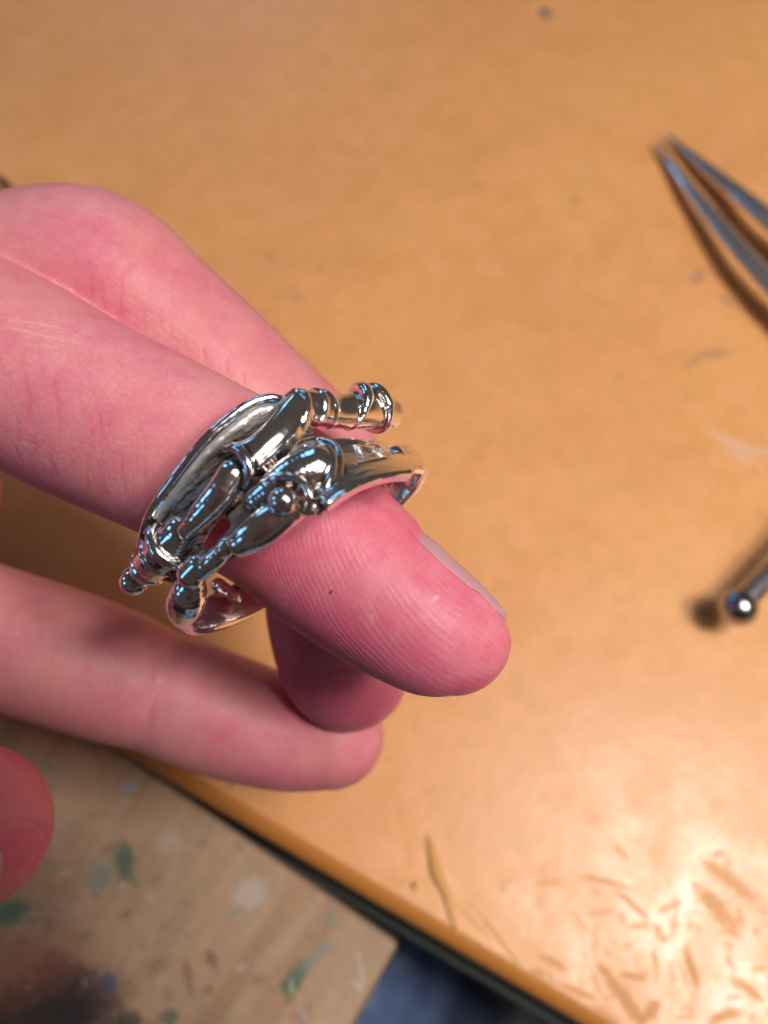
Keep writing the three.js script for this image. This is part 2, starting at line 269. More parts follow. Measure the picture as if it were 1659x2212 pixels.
  const lc = onLevel(960, 2190, -0.14); lap.position.copy(lc); lap.quaternion.setFromUnitVectors(V(0, 1, 0), along.clone().multiplyScalar(0.35).addScaledVector(inward, -1).normalize());
  tag(lap, 'dark blue denim trousers of a seated person, seen below the desk edge', 'trousers');
  const floor = add('floor', new THREE.BoxGeometry(6, 0.05, 6), new THREE.MeshStandardMaterial({ color: new THREE.Color().setRGB(0.06, 0.05, 0.045), roughness: 0.8 })); floor.position.set(0, -0.75, 0);
  tag(floor, null, null, null, 'structure');
}

// ================================================================ hand
const lerp3 = (a, b, t) => [mix(a[0], b[0], t), mix(a[1], b[1], t), mix(a[2], b[2], t)];
const J = (u, v, d, rpx) => [...px(u, v, d), rpx * d / F];
const fingerChains = {
  index: makeChain([[-86, 8, -101, 10.5], J(-330, 640, 96, 215), J(-60, 752, 88, 208), J(180, 880, 84.5, 200), J(400, 985, 83, 192), J(600, 1094, 82, 188), J(730, 1207, 81, 178), J(845, 1297, 80, 163), J(932, 1356, 79.5, 146), J(980, 1377, 79.5, 124)], 7),
  middle: makeChain([[-86, 20, -112, 10.5], J(-330, 640, 101, 175), J(-60, 612, 96, 172), J(195, 588, 94, 176), J(330, 690, 95, 166), J(520, 860, 96.5, 158), J(690, 1040, 99, 152), J(722, 1170, 101, 148), J(716, 1310, 104, 142), J(740, 1425, 106, 138), J(752, 1446, 106, 132)], 7),
  ring_finger: makeChain([[-90, -10, -118, 9.5], J(-300, 1290, 108, 152), J(0, 1378, 107, 150), J(170, 1432, 108, 147), J(262, 1464, 109, 141), J(332, 1492, 110, 129), J(410, 1518, 110.5, 134), J(490, 1546, 111, 131), J(620, 1583, 112, 122), J(715, 1588, 112, 114)], 7),
  little: makeChain([[-92, -27, -122, 9], [-80, -24, -126, 7.2], [-68, -22, -130, 6.6], [-55, -20.5, -132, 6]], 5),
  thumb: makeChain([[-118, -42, -112, 16], [-90, -38, -100, 11.5], [-66, -33.5, -92, 9.9], [-52, -31.8, -89, 9.5], [-41.2, -31.2, -88, 8.0]], 6),
  palm: makeChain([[-260, -110, -120, 30], [-170, -60, -120, 27], [-122, -22, -118, 22], [-104, -4, -114, 17]], 4),
  palm_edge: makeChain([[-150, -45, -118, 22], [-110, -28, -122, 13], [-92, -20, -121, 10]], 3),
  palm_top: makeChain([[-140, -20, -114, 22], [-106, 12, -110, 13], [-88, 14, -106, 11]], 3),
};
fingerChains.web = makeChain([[-104, -4, -118, 16], J(-190, 1090, 119, 150), J(-95, 1066, 118, 92)], 4);
const FN = Object.keys(fingerChains), FC = FN.map((k) => fingerChains[k]);
const near = { f: 0, s: 0 };
function rawHand(x, y, z, wide = true) {
  let best = 1e9, palm = 1e9;
  for (let i = 0; i < FC.length; i++) {
    const d = FC[i].d(x, y, z, wide ? best + 0.5 : 14);
    if (i >= 5) palm = smin(palm, d, 8);
    if (d < best) { best = d; near.f = i; near.s = FC[i].S[FC[i].near] + FC[i].t * (FC[i].S[FC[i].near + 1] - FC[i].S[FC[i].near]); }
  }
  return best;
}
function handField(x, y, z) {
  const d = []; for (let i = 0; i < FC.length; i++) d.push(FC[i].d(x, y, z, 16));
  let f = Math.min(d[0], 90); const k = 0.5 + 7 * sstep(-62, -90, x);
  for (let i = 1; i < FC.length; i++) f = smin(f, d[i], i >= 5 ? Math.max(k, 0.5) : k);
  return f + carve(x, y, z, d[0], d[4]);
}
// frame of a finger at a nearest segment
function frameOf(c, i, t) {
  const a = c.c[i], b = c.c[i + 1], i0 = Math.max(0, i - 1), i1 = Math.min(c.c.length - 1, i + 2);
  const tan = V(mix(b[0] - c.c[i0][0], c.c[i1][0] - a[0], t), mix(b[1] - c.c[i0][1], c.c[i1][1] - a[1], t), mix(b[2] - c.c[i0][2], c.c[i1][2] - a[2], t)).normalize();
  const e1 = V(0, 0, 1).addScaledVector(tan, -tan.z).normalize(), e2 = tan.clone().cross(e1);
  return { o: V(mix(a[0], b[0], t), mix(a[1], b[1], t), mix(a[2], b[2], t)), tan, e1, e2 };
}
function frameAt(c, s) {
  let i = 0; const n = c.c.length - 2; s = clamp(s, 0, c.L); i = clamp(Math.floor(s / c.L * n), 0, n); while (i < n && c.S[i + 1] < s) i++; while (i > 0 && c.S[i] > s) i--;
  return frameOf(c, i, clamp((s - c.S[i]) / (c.S[i + 1] - c.S[i])));
}
function polar(fi, x, y, z) {            // (distance along the finger, angle round it; 0 faces up out of the desk)
  const c = FC[fi], q = V(); c.d(x, y, z); let s = c.S[c.near] + c.t * (c.S[c.near + 1] - c.S[c.near]), fr;
  for (let k = 0; k < 5; k++) { fr = frameAt(c, s); q.set(x, y, z).sub(fr.o); if (k < 4) s = clamp(s + 0.7 * q.dot(fr.tan), -4, c.L); }
  return [s >= c.L - 1e-6 ? c.L + Math.max(0, q.dot(fr.tan)) : s, Math.atan2(q.dot(fr.e2), q.dot(fr.e1))];
}
const NAILS = [{ f: 0, s0: -10.0, s1: 3.9, a: -1.80, half: 0.76 }, { f: 4, s0: -11, s1: 6.0, a: 0.25, half: 0.75 }];
function carve(x, y, z, d0, d4) {
  let c = 0;
  for (const n of NAILS) {
    const d = n.f ? d4 : d0; if (d > 2.5 || d < -3) continue;
    const [s, a] = polar(n.f, x, y, z), L = FC[n.f].L, da = Math.abs(Math.atan2(Math.sin(a - n.a), Math.cos(a - n.a)));
    const m = sstep(n.s0 + L + 0.6, n.s0 + L + 3.2, s) * (1 - sstep(n.half - (n.f ? 0.12 : 0.02), n.half + (n.f ? 0.16 : 0.07), da));
    c += (n.f ? 0.3 : 0.6) * m - (n.f ? 0.05 : 0.14) * sstep(n.s0 + L - 2, n.s0 + L, s) * Math.exp(-(((da - n.half - 0.13) / 0.10) ** 2)) * (1 - sstep(L + 1, L + 3, s));
  }
  return c;
}
function hitHand(u, v) {                  // where the sight line of a photographed pixel meets the skin
  const d = V(...px(u, v, 1)).normalize(); let t = 55;
  for (let i = 0; i < 90; i++) { const f = rawHand(d.x * t, d.y * t, d.z * t); if (f < 0.01) break; t += f * 0.9; if (t > 220) return null; }
  rawHand(d.x * t, d.y * t, d.z * t); const fi = near.f, [s, a] = polar(fi, d.x * t, d.y * t, d.z * t);
  return { fi, s, a, t };
}
const SPANS = FC.map((c) => c.L + 12);
function skinTextures(fi, W, H, paintLines, look) {
  const c = FC[fi], L = SPANS[fi], lines = new Float32Array(W * H), red = new Float32Array(W * H), light = new Float32Array(W * H);
  const rAt = (s) => { let i = 0; while (i < c.S.length - 2 && c.S[i + 1] < s) i++; return c.c[i][3]; };
  // a crease: pixels of the photograph it runs through -> a line in (s, angle)
  const stroke = (pts, width, depth, reds, lights = 0) => {
    const q = pts.map(([u, v]) => hitHand(u, v)).filter((h) => h && h.fi === fi); if (q.length < 2) return;
    for (let k = 0; k < q.length - 1; k++) for (let t = 0; t < 1; t += 0.02) {
      const s = mix(q[k].s, q[k + 1].s, t), a = mix(q[k].a, q[k + 1].a, t), r = rAt(s), jit = width * (noise(s * 3 + 5, a * 9) - 0.5), X = (s + jit) / L * W, Y = (a / 6.2832 + 0.5) * H, kx = W / L, ky = H / 6.2832 / r, R = width * 2.2;
      const fade = Math.sin(Math.PI * clamp((k + t) / (q.length - 1), 0.04, 0.96)) ** 0.5 * (0.5 + 0.8 * noise(s * 1.7, a * 8 + k));
      for (let y = Math.floor(Y - R * ky); y <= Y + R * ky; y++) for (let x = Math.floor(X - R * kx); x <= X + R * kx; x++) {
        if (x < 0 || x >= W || y < 0 || y >= H) continue; const e = Math.exp(-(((x - X) / kx) ** 2 + ((y - Y) / ky) ** 2) / (width * width)) * fade, o = y * W + x;
        lines[o] = Math.max(lines[o], e * depth); red[o] = Math.max(red[o], e * reds); light[o] = Math.max(light[o], e * lights);
      }
    }
  };
  paintLines(stroke);
  const hgt = new Float32Array(W * H);
  const map = dataTex(W, H, true, (x, y, ix, iy) => {
    const s = x * L, a = (y - 0.5) * 6.2832, r = rAt(s), w = a * r, o = iy * W + ix;
    const per = (f) => { const b = sstep(0.9, 1, y); return b ? mix(f(w), f(w - 6.2832 * r), b) : f(w); };
    const big = per((q) => fbm(s * 0.16 + fi * 9, q * 0.16, 3)), mid = per((q) => fbm(s * 0.9 + fi * 5, q * 0.9, 3)), fine = per((q) => fbm(s * 5, q * 5, 2));
    const L0 = c.L, k = look(s, a, w, L0);            // { red, cell, ridge }
    const cellS = worley(s * 1.25 + 0.4 * mid, w * 1.5), cellF = worley(s * 3.1, w * 3.1);
    let h = 0.16 * k.cell * sstep(0, 0.45, cellS) + 0.10 * sstep(0, 0.5, cellF) + 0.25 * fine + 0.2 * mid;
    if (k.ridge > 0) { const rg = k.phase + 0.16 * (mid - 0.5) + 2.6 * (big - 0.5); h = mix(h, 0.50 + 0.5 * Math.sin(6.2832 * rg) * sstep(0.18, 0.8, noise(s * 0.8, w * 0.8) * 0.6 + 0.4 * noise(s * 3.1, w * 3.1)) * 0.42 + 0.10 * fine, k.ridge); }
    hgt[o] = 0.5 + 0.35 * (h - 0.4) - 0.42 * lines[o];
    const R = clamp(k.red + 0.9 * (big - 0.5) + 0.6 * (mid - 0.5) + 0.25 * (fine - 0.5));
    let col = lerp3([0.65, 0.250, 0.265], [0.585, 0.115, 0.178], R);
    if (k.ridge > 0) { const g = (h - 0.5) * 0.10 * k.ridge; col = [col[0] * (1 + g), col[1] * (1 + 1.6 * g), col[2] * (1 + 1.4 * g)]; }
    { const sp = 1 + 0.09 * (per((q) => fbm(s * 7 + 3, q * 7, 2)) - 0.5) + 0.05 * (noise(s * 16, w * 16) - 0.5); col = [col[0] * (0.5 + 0.5 * sp), col[1] * sp * sp, col[2] * sp * sp]; }
    const cs = (sstep(0, 0.4, cellS) - 0.7) * 0.035 * k.cell; { const yl = sstep(0.45, 0.75, fbm(s * 0.22 + 31, a * 1.6 + fi, 3)) * 0.35 * (1 - k.ridge); col = lerp3(col, [0.66, 0.285, 0.225], yl); } col = [col[0] * (1 + cs), col[1] * (1 + 2 * cs), col[2] * (1 + 1.8 * cs)];
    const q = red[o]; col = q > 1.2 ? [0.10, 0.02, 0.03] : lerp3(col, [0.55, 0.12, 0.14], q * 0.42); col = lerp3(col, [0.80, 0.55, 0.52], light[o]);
    return enc(col);
  });
  const bump = dataTex(W, H, false, (x, y, ix, iy) => { const v = hgt[iy * W + ix]; return [v, v, v]; });
  map.wrapS = bump.wrapS = THREE.RepeatWrapping;
  return new THREE.MeshPhysicalMaterial({ map, bumpMap: bump, bumpScale: 0.00016, roughness: 0.47, specularIntensity: 0.55, sheen: 0.25, sheenColor: new THREE.Color().setRGB(0.9, 0.45, 0.45), sheenRoughness: 0.6 });
}
const skinMats = [
  skinTextures(0, 2048, 1024, (st) => {
    for (const [u, v0, v1, dx, w, d, r] of [[46, 745, 905, 18, 0.30, 0.5, 0.9], [116, 790, 960, 14, 0.28, 0.5, 0.8], [30, 880, 1000, 12, 0.25, 0.4, 0.6], [205, 840, 1010, 18, 0.22, 0.35, 0.45], [108, 960, 1040, 10, 0.25, 0.4, 0.6], [258, 970, 1080, 12, 0.22, 0.35, 0.5], [160, 800, 900, 20, 0.18, 0.3, 0.4], [75, 700, 820, 20, 0.18, 0.3, 0.4], [300, 900, 1060, 16, 0.16, 0.25, 0.3], [390, 960, 1080, 16, 0.15, 0.2, 0.22], [180, 960, 1060, 10, 0.2, 0.3, 0.4]])
      st([0, 1, 2, 3, 4].map((i) => [u + dx * (i / 4) + 4 * Math.sin(i * 2.1 + u), mix(v0, v1, i / 4)]), w, d, r);
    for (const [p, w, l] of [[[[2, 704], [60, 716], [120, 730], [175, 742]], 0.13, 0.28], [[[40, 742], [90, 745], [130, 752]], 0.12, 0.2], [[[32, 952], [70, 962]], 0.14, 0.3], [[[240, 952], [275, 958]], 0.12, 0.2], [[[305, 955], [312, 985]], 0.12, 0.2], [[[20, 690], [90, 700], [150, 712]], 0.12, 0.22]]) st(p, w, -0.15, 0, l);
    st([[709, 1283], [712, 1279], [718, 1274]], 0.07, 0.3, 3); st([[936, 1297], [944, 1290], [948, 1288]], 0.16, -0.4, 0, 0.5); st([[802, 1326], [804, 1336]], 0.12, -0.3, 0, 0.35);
    st([[870, 1230], [880, 1290], [900, 1340]], 0.10, 0.15, 0.2);
  }, (s, a, w, L) => {
    const tip = sstep(L - 31, L - 20, s), pad = tip * (1 - sstep(1.25, 1.75, Math.abs(a + 0.15))), g = 1.5 * 9 * (1 - Math.exp(-Math.max(0, s - (L - 21)) / 9)) + 0.10 * s;
    return { red: mix(0.34 + 0.22 * sstep(-0.3, 1.2, a), 0.92, tip) - 0.25 * sstep(-0.8, -1.6, a), cell: 1 - 0.9 * tip, ridge: pad, phase: (-w * (1 - 0.012 * (s - L)) + g) / 0.62 };
  }),
  skinTextures(1, 1024, 512, (st) => {
    for (let i = 0; i < 13; i++) { const u = 190 + i * 36 + 10 * Math.sin(i * 5), v = 560 + i * 24; st([0, 1, 2, 3].map((k) => [u + k * 4, v + 20 + k * 34]), 0.24, 0.6, 0.55 + 0.4 * ((i * 7) % 3) / 2); }
    for (let i = 0; i < 6; i++) { const u = 230 + i * 10, v = 600 + i * 26; st([0, 1, 2, 3, 4].map((k) => [u + k * 55, v + k * 42]), 0.22, 0.4, 0.5); }
    st([[262, 590], [258, 640], [250, 690]], 0.3, 0.5, 0.6);
  }, (s, a, w, L) => ({ red: 0.42 + 0.30 * sstep(L - 26, L - 8, s) - 0.14 * sstep(-0.4, -1.4, a), cell: 0.9, ridge: 0 })),
  skinTextures(2, 1024, 512, (st) => {
    st([[342, 1425], [336, 1470], [330, 1520], [322, 1575], [318, 1605]], 0.5, 0.9, 0.8); st([[372, 1440], [366, 1500], [358, 1560]], 0.35, 0.4, 0.35); st([[120, 1300], [112, 1380], [104, 1450]], 0.4, 0.4, 0.35); st([[60, 1290], [50, 1400]], 0.3, 0.3, 0.3);
  }, (s, a, w, L) => ({ red: 0.0 + 0.50 * sstep(L - 22, L - 4, s), cell: 0.7, ridge: 0 })),
  skinTextures(4, 1024, 512, () => {}, (s, a, w, L) => ({ red: 0.95, cell: 0.5, ridge: 0 })),
];
skinMats[1].color.setRGB(0.90, 0.87, 0.89);      // shade put into the middle finger colour, where the lamp lights it too strongly
const hand = tag(group('hand'), 'left-reaching bare hand with a silver ring round its foremost fingertip', 'hand');
{
  const CELL = 0.42, { P, N, idx } = skinOf(handField, [-130, -75, -150], [36, 48, -60], CELL);
  const fOf = new Uint8Array(P.length / 3);
  for (let i = 0; i < fOf.length; i++) { rawHand(P[i * 3], P[i * 3 + 1], P[i * 3 + 2], true); fOf[i] = near.f; }
  const slot = [0, 1, 2, 2, 3, 2, 2, 2, 2], bucket = [[], [], [], []];
  for (let t = 0; t < idx.length; t += 3) { const [a, b, c] = [fOf[idx[t]], fOf[idx[t + 1]], fOf[idx[t + 2]]], f = a === b || a === c ? a : b === c ? b : a; bucket[slot[f]].push(t, f); }
  const n = idx.length, p2 = new Float32Array(n * 3), n2 = new Float32Array(n * 3), uv = new Float32Array(n * 2); let o = 0; const groups = [];
  const memo = new Map();
  const pol = (f, i) => { const k = f * 4e6 + i; let r = memo.get(k); if (!r) { r = polar(f, P[i * 3], P[i * 3 + 1], P[i * 3 + 2]); memo.set(k, r); } return r; };
  bucket.forEach((b, m) => {
    const start = o;
    for (let q = 0; q < b.length; q += 2) {
      const t = b[q], f = b[q + 1], vs = [0, 1, 2].map((k) => pol(f, idx[t + k])[1] / 6.2832 + 0.5), hi = Math.max(...vs);
      for (let k = 0; k < 3; k++, o++) {
        const i = idx[t + k]; p2.set(P.subarray(i * 3, i * 3 + 3), o * 3); n2.set(N.subarray(i * 3, i * 3 + 3), o * 3);
        uv[o * 2] = pol(f, i)[0] / SPANS[f]; uv[o * 2 + 1] = vs[k] + (hi - vs[k] > 0.5 ? 1 : 0);
      }
    }
    groups.push([start, o - start, m]);
  });
  const g = worldGeometry(p2, n2, null, { uv: [uv, 2] }); for (const q of groups) if (q[1]) g.addGroup(...q);
  add('skin', g, skinMats, hand);
  // nail plates lie in the carved beds and run a little past the fingertip
  for (const nl of NAILS) {
    const c = FC[nl.f], L = c.L, NS = 40, NA = 26, P3 = [], I3 = [];
    const end = frameOf(c, c.c.length - 2, 1);
    const surf = (s, a, lift) => {
      let fr; const sc = Math.min(s, L); let i = 0; while (i < c.S.length - 2 && c.S[i + 1] < sc) i++; fr = frameOf(c, i, (sc - c.S[i]) / (c.S[i + 1] - c.S[i]));
      const dir = fr.e1.clone().multiplyScalar(Math.cos(a)).addScaledVector(fr.e2, Math.sin(a)), base = fr.o.clone(); if (s > L) base.addScaledVector(end.tan, s - L);
      let r = mix(c.c[i][3], c.c[i + 1][3], clamp((sc - c.S[i]) / (c.S[i + 1] - c.S[i])));
      for (let it = 0; it < 6; it++) r -= 0.9 * c.d(base.x + dir.x * r, base.y + dir.y * r, base.z + dir.z * r);
      return base.addScaledVector(dir, r + lift + 0.12 * sstep(L - 1, L + 4, s));
    };
    for (let side = 0; side < 2; side++) for (let i = 0; i <= NS; i++) for (let j = 0; j <= NA; j++) {
      const y = j / NA * 2 - 1, endRound = 1.6 * y * y, s = L + mix(nl.s0 + 1.2 * y * y, nl.s1 - endRound, i / NS), a = nl.a + y * nl.half * (1 - 0.10 * (i / NS));
      const q = surf(s, a, (side ? -0.75 : -0.12 - 0.35 * y * y * y * y) - 0.45 * (1 - sstep(L + nl.s0 + 0.5, L + nl.s0 + 4, s))); P3.push(q.x, q.y, q.z);
    }
    const st = NA + 1, off = (NS + 1) * st, Q = (a, b, cc, d) => I3.push(a, b, cc, a, cc, d);
    for (let i = 0; i < NS; i++) for (let j = 0; j < NA; j++) { const a = i * st + j; Q(a, a + st, a + st + 1, a + 1); Q(off + a, off + a + 1, off + a + st + 1, off + a + st); }
    for (let i = 0; i < NS; i++) { const a = i * st, b = a + NA; Q(a, off + a, off + a + st, a + st); Q(b, b + st, off + b + st, off + b); }
    for (let j = 0; j < NA; j++) { const a = j, b = NS * st + j; Q(a, a + 1, off + a + 1, off + a); Q(b, off + b, off + b + 1, b + 1); }
    const gg = new THREE.BufferGeometry(); gg.setAttribute('position', new THREE.Float32BufferAttribute(P3, 3)); gg.setIndex(I3); gg.computeVertexNormals();
    const wg = worldGeometry(gg.attributes.position.array, gg.attributes.normal.array, I3);
    tag(add('fingernail', wg, new THREE.MeshPhysicalMaterial({ color: new THREE.Color().setRGB(0.47, 0.25, 0.275), roughness: 0.36, side: THREE.DoubleSide }), hand), nl.f ? 'thumbnail at the left edge' : 'pale nail of the ringed finger');
  }
}

// ================================================================ ring
const RC = V(...px(600, 1085, 82.5)), TAU = 0.35;
const ra = V(0.585 * Math.cos(TAU), -0.81 * Math.cos(TAU), Math.sin(TAU)), rp = V(0.81, 0.585, 0), rq = V(-0.585 * Math.sin(TAU), 0.81 * Math.sin(TAU), Math.cos(TAU));
function onRing(u, v, r, far = -1) {               // nearest point of the ring's round of radius r on a sight line (its outline beyond that)
  const d = V(...px(u, v, 1)).normalize(), dp = d.dot(rp), dq = d.dot(rq), cp = RC.dot(rp), cq = RC.dot(rq), A = dp * dp + dq * dq, b = dp * cp + dq * cq, c = cp * cp + cq * cq - r * r;
  const t = (b + far * Math.sqrt(Math.max(0, b * b - A * c))) / A; return d.multiplyScalar(t);
}
const cyl = (x, y, z) => { const X = x - RC.x, Y = y - RC.y, Z = z - RC.z, p = X * rp.x + Y * rp.y, q = X * rq.x + Y * rq.y + Z * rq.z; return [Math.hypot(p, q), Math.atan2(q, p), X * ra.x + Y * ra.y + Z * ra.z]; };
const K = (list, r, step = 3) => makeChain(list.map(([u, v, rad, rr]) => { const P = onRing(u, v, rr ?? r); return [P.x, P.y, P.z, rad * -P.z / F]; }), step);
const Z = (list, step = 3) => makeChain(list.map(([u, v, rad, d]) => [...px(u, v, d), rad * d / F]), step);
function hoop([u, v, d], [u2, v2, d2], rad, thick, hook = 0) {   // ridge running round a rod whose axis goes from one pixel to the other
  const c = V(...px(u, v, d)), t = V(...px(u2, v2, d2)).sub(c).normalize(), e = V(0, 0, 1).addScaledVector(t, -t.z).normalize(), f = t.clone().cross(e), k = -c.z / F, pts = [];
  for (let i = 0; i <= 24; i++) { const a = i / 24 * 2 * Math.PI, q = c.clone().addScaledVector(e, Math.cos(a) * rad * k).addScaledVector(f, Math.sin(a) * rad * k); pts.push([q.x, q.y, q.z, thick * k * (0.9 + 0.2 * noise(i * 0.4 + u, v)) * (1 - hook * (0.5 - 0.5 * Math.cos(a + 1.9)))]); }
  return makeChain(pts, 2);
}
const flat = (list, r) => list.map(([u, v]) => { const P = onRing(u, v, r), [, th, w] = cyl(P.x, P.y, P.z); return [th * r, w]; });
function poly2(pts) { return (x, y) => { let d = 1e9, s = 1; for (let i = 0, j = pts.length - 1; i < pts.length; j = i++) { const [ax, ay] = pts[i], [bx, by] = pts[j], ex = bx - ax, ey = by - ay, wx = x - ax, wy = y - ay, t = clamp((wx * ex + wy * ey) / (ex * ex + ey * ey)), px_ = wx - ex * t, py_ = wy - ey * t; d = Math.min(d, px_ * px_ + py_ * py_); const c1 = y >= ay, c2 = y < by, c3 = ex * wy > ey * wx; if ((c1 && c2 && c3) || (!c1 && !c2 && !c3)) s = -s; } return s * Math.sqrt(d); }; }
const RFLOOR = 12.7;
const floorPoly = poly2(flat([[296, 1196], [304, 1165], [322, 1112], [377, 1030], [443, 948], [515, 887], [548, 866], [590, 857], [625, 858], [665, 900], [700, 940], [715, 990], [690, 1050], [640, 1118], [560, 1170], [505, 1195], [470, 1215], [430, 1245], [380, 1250], [330, 1225]], RFLOOR));
const holePoly = poly2(flat([[463, 1123], [489, 1120], [492, 1140], [474, 1157], [452, 1182], [424, 1182], [440, 1152]], RFLOOR));
const bandR = (th, w) => 12.55 + 0.7 * clamp((th - 0.2) / 1.0) + 0.54 * clamp(w - 6.6, -3, 2.4);
const bandAt = (u, v) => { let r = 13, c; for (let i = 0; i < 16; i++) { const P = onRing(u, v, r); c = cyl(P.x, P.y, P.z); r = mix(r, bandR(c[1], c[2]) + 0.6, 0.6); } return c; };
const bandPoly = poly2([[672, 950], [720, 944], [790, 948], [872, 957], [903, 985], [893, 1022], [827, 1030], [774, 1051], [706, 1096], [670, 1060]].map(([u, v]) => { const c = bandAt(u, v); return [c[1] * 13.2, c[2]]; }));
const onBand = (u, v, rad) => { const [, th, w] = bandAt(u, v), r = bandR(th, w) + 0.66, q = RC.clone().addScaledVector(rp, r * Math.cos(th)).addScaledVector(rq, r * Math.sin(th)).addScaledVector(ra, w); return [q.x, q.y, q.z, rad * -q.z / F]; };
const wrap = (th, c) => { let t = th; while (t < c - Math.PI) t += 2 * Math.PI; while (t > c + Math.PI) t -= 2 * Math.PI; return t; };
// the shank behind the finger: angle -> middle and half width along the ring's axis
const SH = [[-3.75, 6.3, 0.9], [-3.4, 5.3, 1.3], [-3.14, 4.4, 1.7], [-2.7, 3.2, 2.0], [-2.2, 2.2, 2.2], [-1.57, 1.6, 2.4], [-0.8, 2.2, 2.2], [-0.2, 4.0, 1.8], [0.2, 5.4, 1.7], [0.5, 6.2, 1.4]];
function shank(r, th, w) {
  const t = wrap(th, -1.58); let i = 0; while (i < SH.length - 2 && SH[i + 1][0] < t) i++;
  const k = clamp((t - SH[i][0]) / (SH[i + 1][0] - SH[i][0])), m = mix(SH[i][1], SH[i + 1][1], k), h = mix(SH[i][2], SH[i + 1][2], k), over = Math.max(SH[0][0] - t, t - SH[SH.length - 1][0]) * r;
  const a = Math.abs(r - 12.6) - 0.62 + 0.06 * (w - m) * (w - m), b = Math.max(Math.abs(w - m) - h, over);
  return smax(a, b, 0.5);
}
const shell = (f2, r, th, w, R, t, c, k) => smax(Math.abs(r - R) - t, f2(wrap(th, c) * R, w), k);
const rimPts = [[299, 1198], [306, 1163], [322, 1113], [377, 1031], [443, 949], [515, 888], [548, 868], [588, 859], [612, 864]];
const PR = [   // [part, chain, blend]
  ['rim', K(rimPts.map((q, i) => [...q, [8, 9, 10, 11, 11, 11, 10, 9, 8][i]]), 13.3, 4), 0.95],
  ['claw', K([[632, 862, 8], [609, 889, 8], [580, 926, 8], [545, 956, 8], [517, 964, 8], [492, 970, 8]], 13.75, 4), 0.35],
  ['claw', K([[644, 888, 32], [614, 930, 36], [582, 964, 38], [550, 993, 38]], 12.9, 4), 0.8],
  ['claw', K([[488, 970, 9, 13.9], [511, 968, 12, 14.4], [531, 990, 12, 14.5], [539, 1020, 12, 14.1], [530, 1050, 8, 13.4]], 14, 4), 0.10],
  ['spike', K([[502, 1026, 34], [476, 1066, 34], [436, 1110, 28], [402, 1148, 19]], 13.3, 4), 0.12],
  ['knuckle', K([[560, 1080, 32, 12.9], [598, 1056, 42, 13.1], [640, 1030, 50, 13.2], [680, 1014, 54, 13.2]], 13.2, 4), 0.15],
  ['knuckle_fold', K([[664, 966, 8, 13.5], [690, 963, 10, 14.0], [714, 980, 11, 14.3], [717, 1015, 11, 14.4], [703, 1058, 11, 14.2], [676, 1106, 8, 13.7]], 14.3, 4), 0.12],
  ['knuckle_fold', K([[690, 950, 7, 13.4], [720, 962, 9, 13.8], [734, 990, 9, 14.1], [731, 1025, 9, 14.1], [714, 1068, 9, 14.0], [690, 1108, 7, 13.5]], 14.3, 4), 0.12],
  ['bead_collar', K([[566, 1048, 8, 13.7], [590, 1034, 10, 14.6], [622, 1030, 10, 15.0], [654, 1045, 10, 15.0], [670, 1075, 10, 14.7], [664, 1108, 8, 13.7]], 14.4, 4), 0.12],
  ['bead', K([[611, 1082, 32], [611.5, 1083, 32]], 14.7, 1), 0.06],
  ['thorn', K([[628, 1098, 35], [600, 1117, 39], [566, 1142, 40], [540, 1160, 37], [521, 1173, 30]], 13.3, 4), 0.1],
  ['stem_collar', K([[493, 1176, 21], [485, 1185, 21]], 13.3, 1), 0.06],
  ['stem', K([[484, 1186, 20], [462, 1208, 23], [436, 1232, 23]], 13.15, 3), 0.06],
  ['leaf', K([[430, 1220, 26], [414, 1240, 32]], 13.3, 1), 0.12],
  ['leaf', K([[420, 1252, 24], [406, 1285, 41], [397, 1314, 37], [388, 1342, 15]], 12.7, 4), 0.3],
  ['end_cap', Z([[392, 1150, 40, 72.6], [360, 1186, 46, 73.8], [334, 1212, 43, 75.2], [317, 1228, 37, 76.2]], 4), 0.12],
  ['end_collar', hoop([371, 1175, 73.5], [334, 1212, 75.0], 49, 15), 0.06],
  ['end_collar', hoop([346, 1200, 74.6], [317, 1228, 75.9], 45, 7), 0.10],
  ['end_collar', hoop([323, 1223, 76.0], [300, 1244, 77.0], 38, 8), 0.12],
  ['end_bead', Z([[289, 1255, 31, 77.4], [289.5, 1255.5, 31, 77.4]], 1), 0.06],
  ['horn', K([[638, 868, 26, 13.0], [646, 886, 28, 13.0], [640, 905, 22, 12.9]], 13, 3), 0.2],
  ['horn', K([[636, 846, 8, 13.5], [656, 850, 9, 13.9], [664, 876, 10, 13.9], [655, 910, 9, 13.5], [645, 932, 7, 13]], 13.9, 4), 0.15],
  ['horn', Z([[640, 880, 34, 72.8], [672, 883, 41, 73.8], [720, 890, 37, 75.7], [776, 886, 41, 78.4], [838, 893, 35, 81.6]], 14), 0.3],
  ['horn_fold', hoop([678, 882, 74.0], [720, 892, 75.6], 38, 8, 0.4), 0.2],
  ['horn_fold', hoop([697, 886, 74.9], [733, 880, 76.6], 37, 12, 0.5), 0.2],
  ['horn_fold', hoop([766, 884, 77.9], [808, 904, 79.0], 45, 18, 0.72), 0.2],
  ['horn_tip', hoop([812, 887, 80.2], [850, 878, 81.7], 42, 21, 0.6), 0.25],
  ['ledge', makeChain([onBand(772, 1003, 3), onBand(830, 992, 4), onBand(874, 982, 4)], 4), 0.15],
  ['inner_lump', makeChain([[470, 1262, 16], [490, 1277, 15], [505, 1290, 13]].map(([u, v, q]) => { const P = onRing(u, v, 12.1, 1); return [P.x, P.y, P.z, -q * P.z / F]; }), 2), 0.3],
];
let ringPart = 0; const RING_PARTS = ['trough', 'shank', 'band', ...new Set(PR.map((p) => p[0]))];
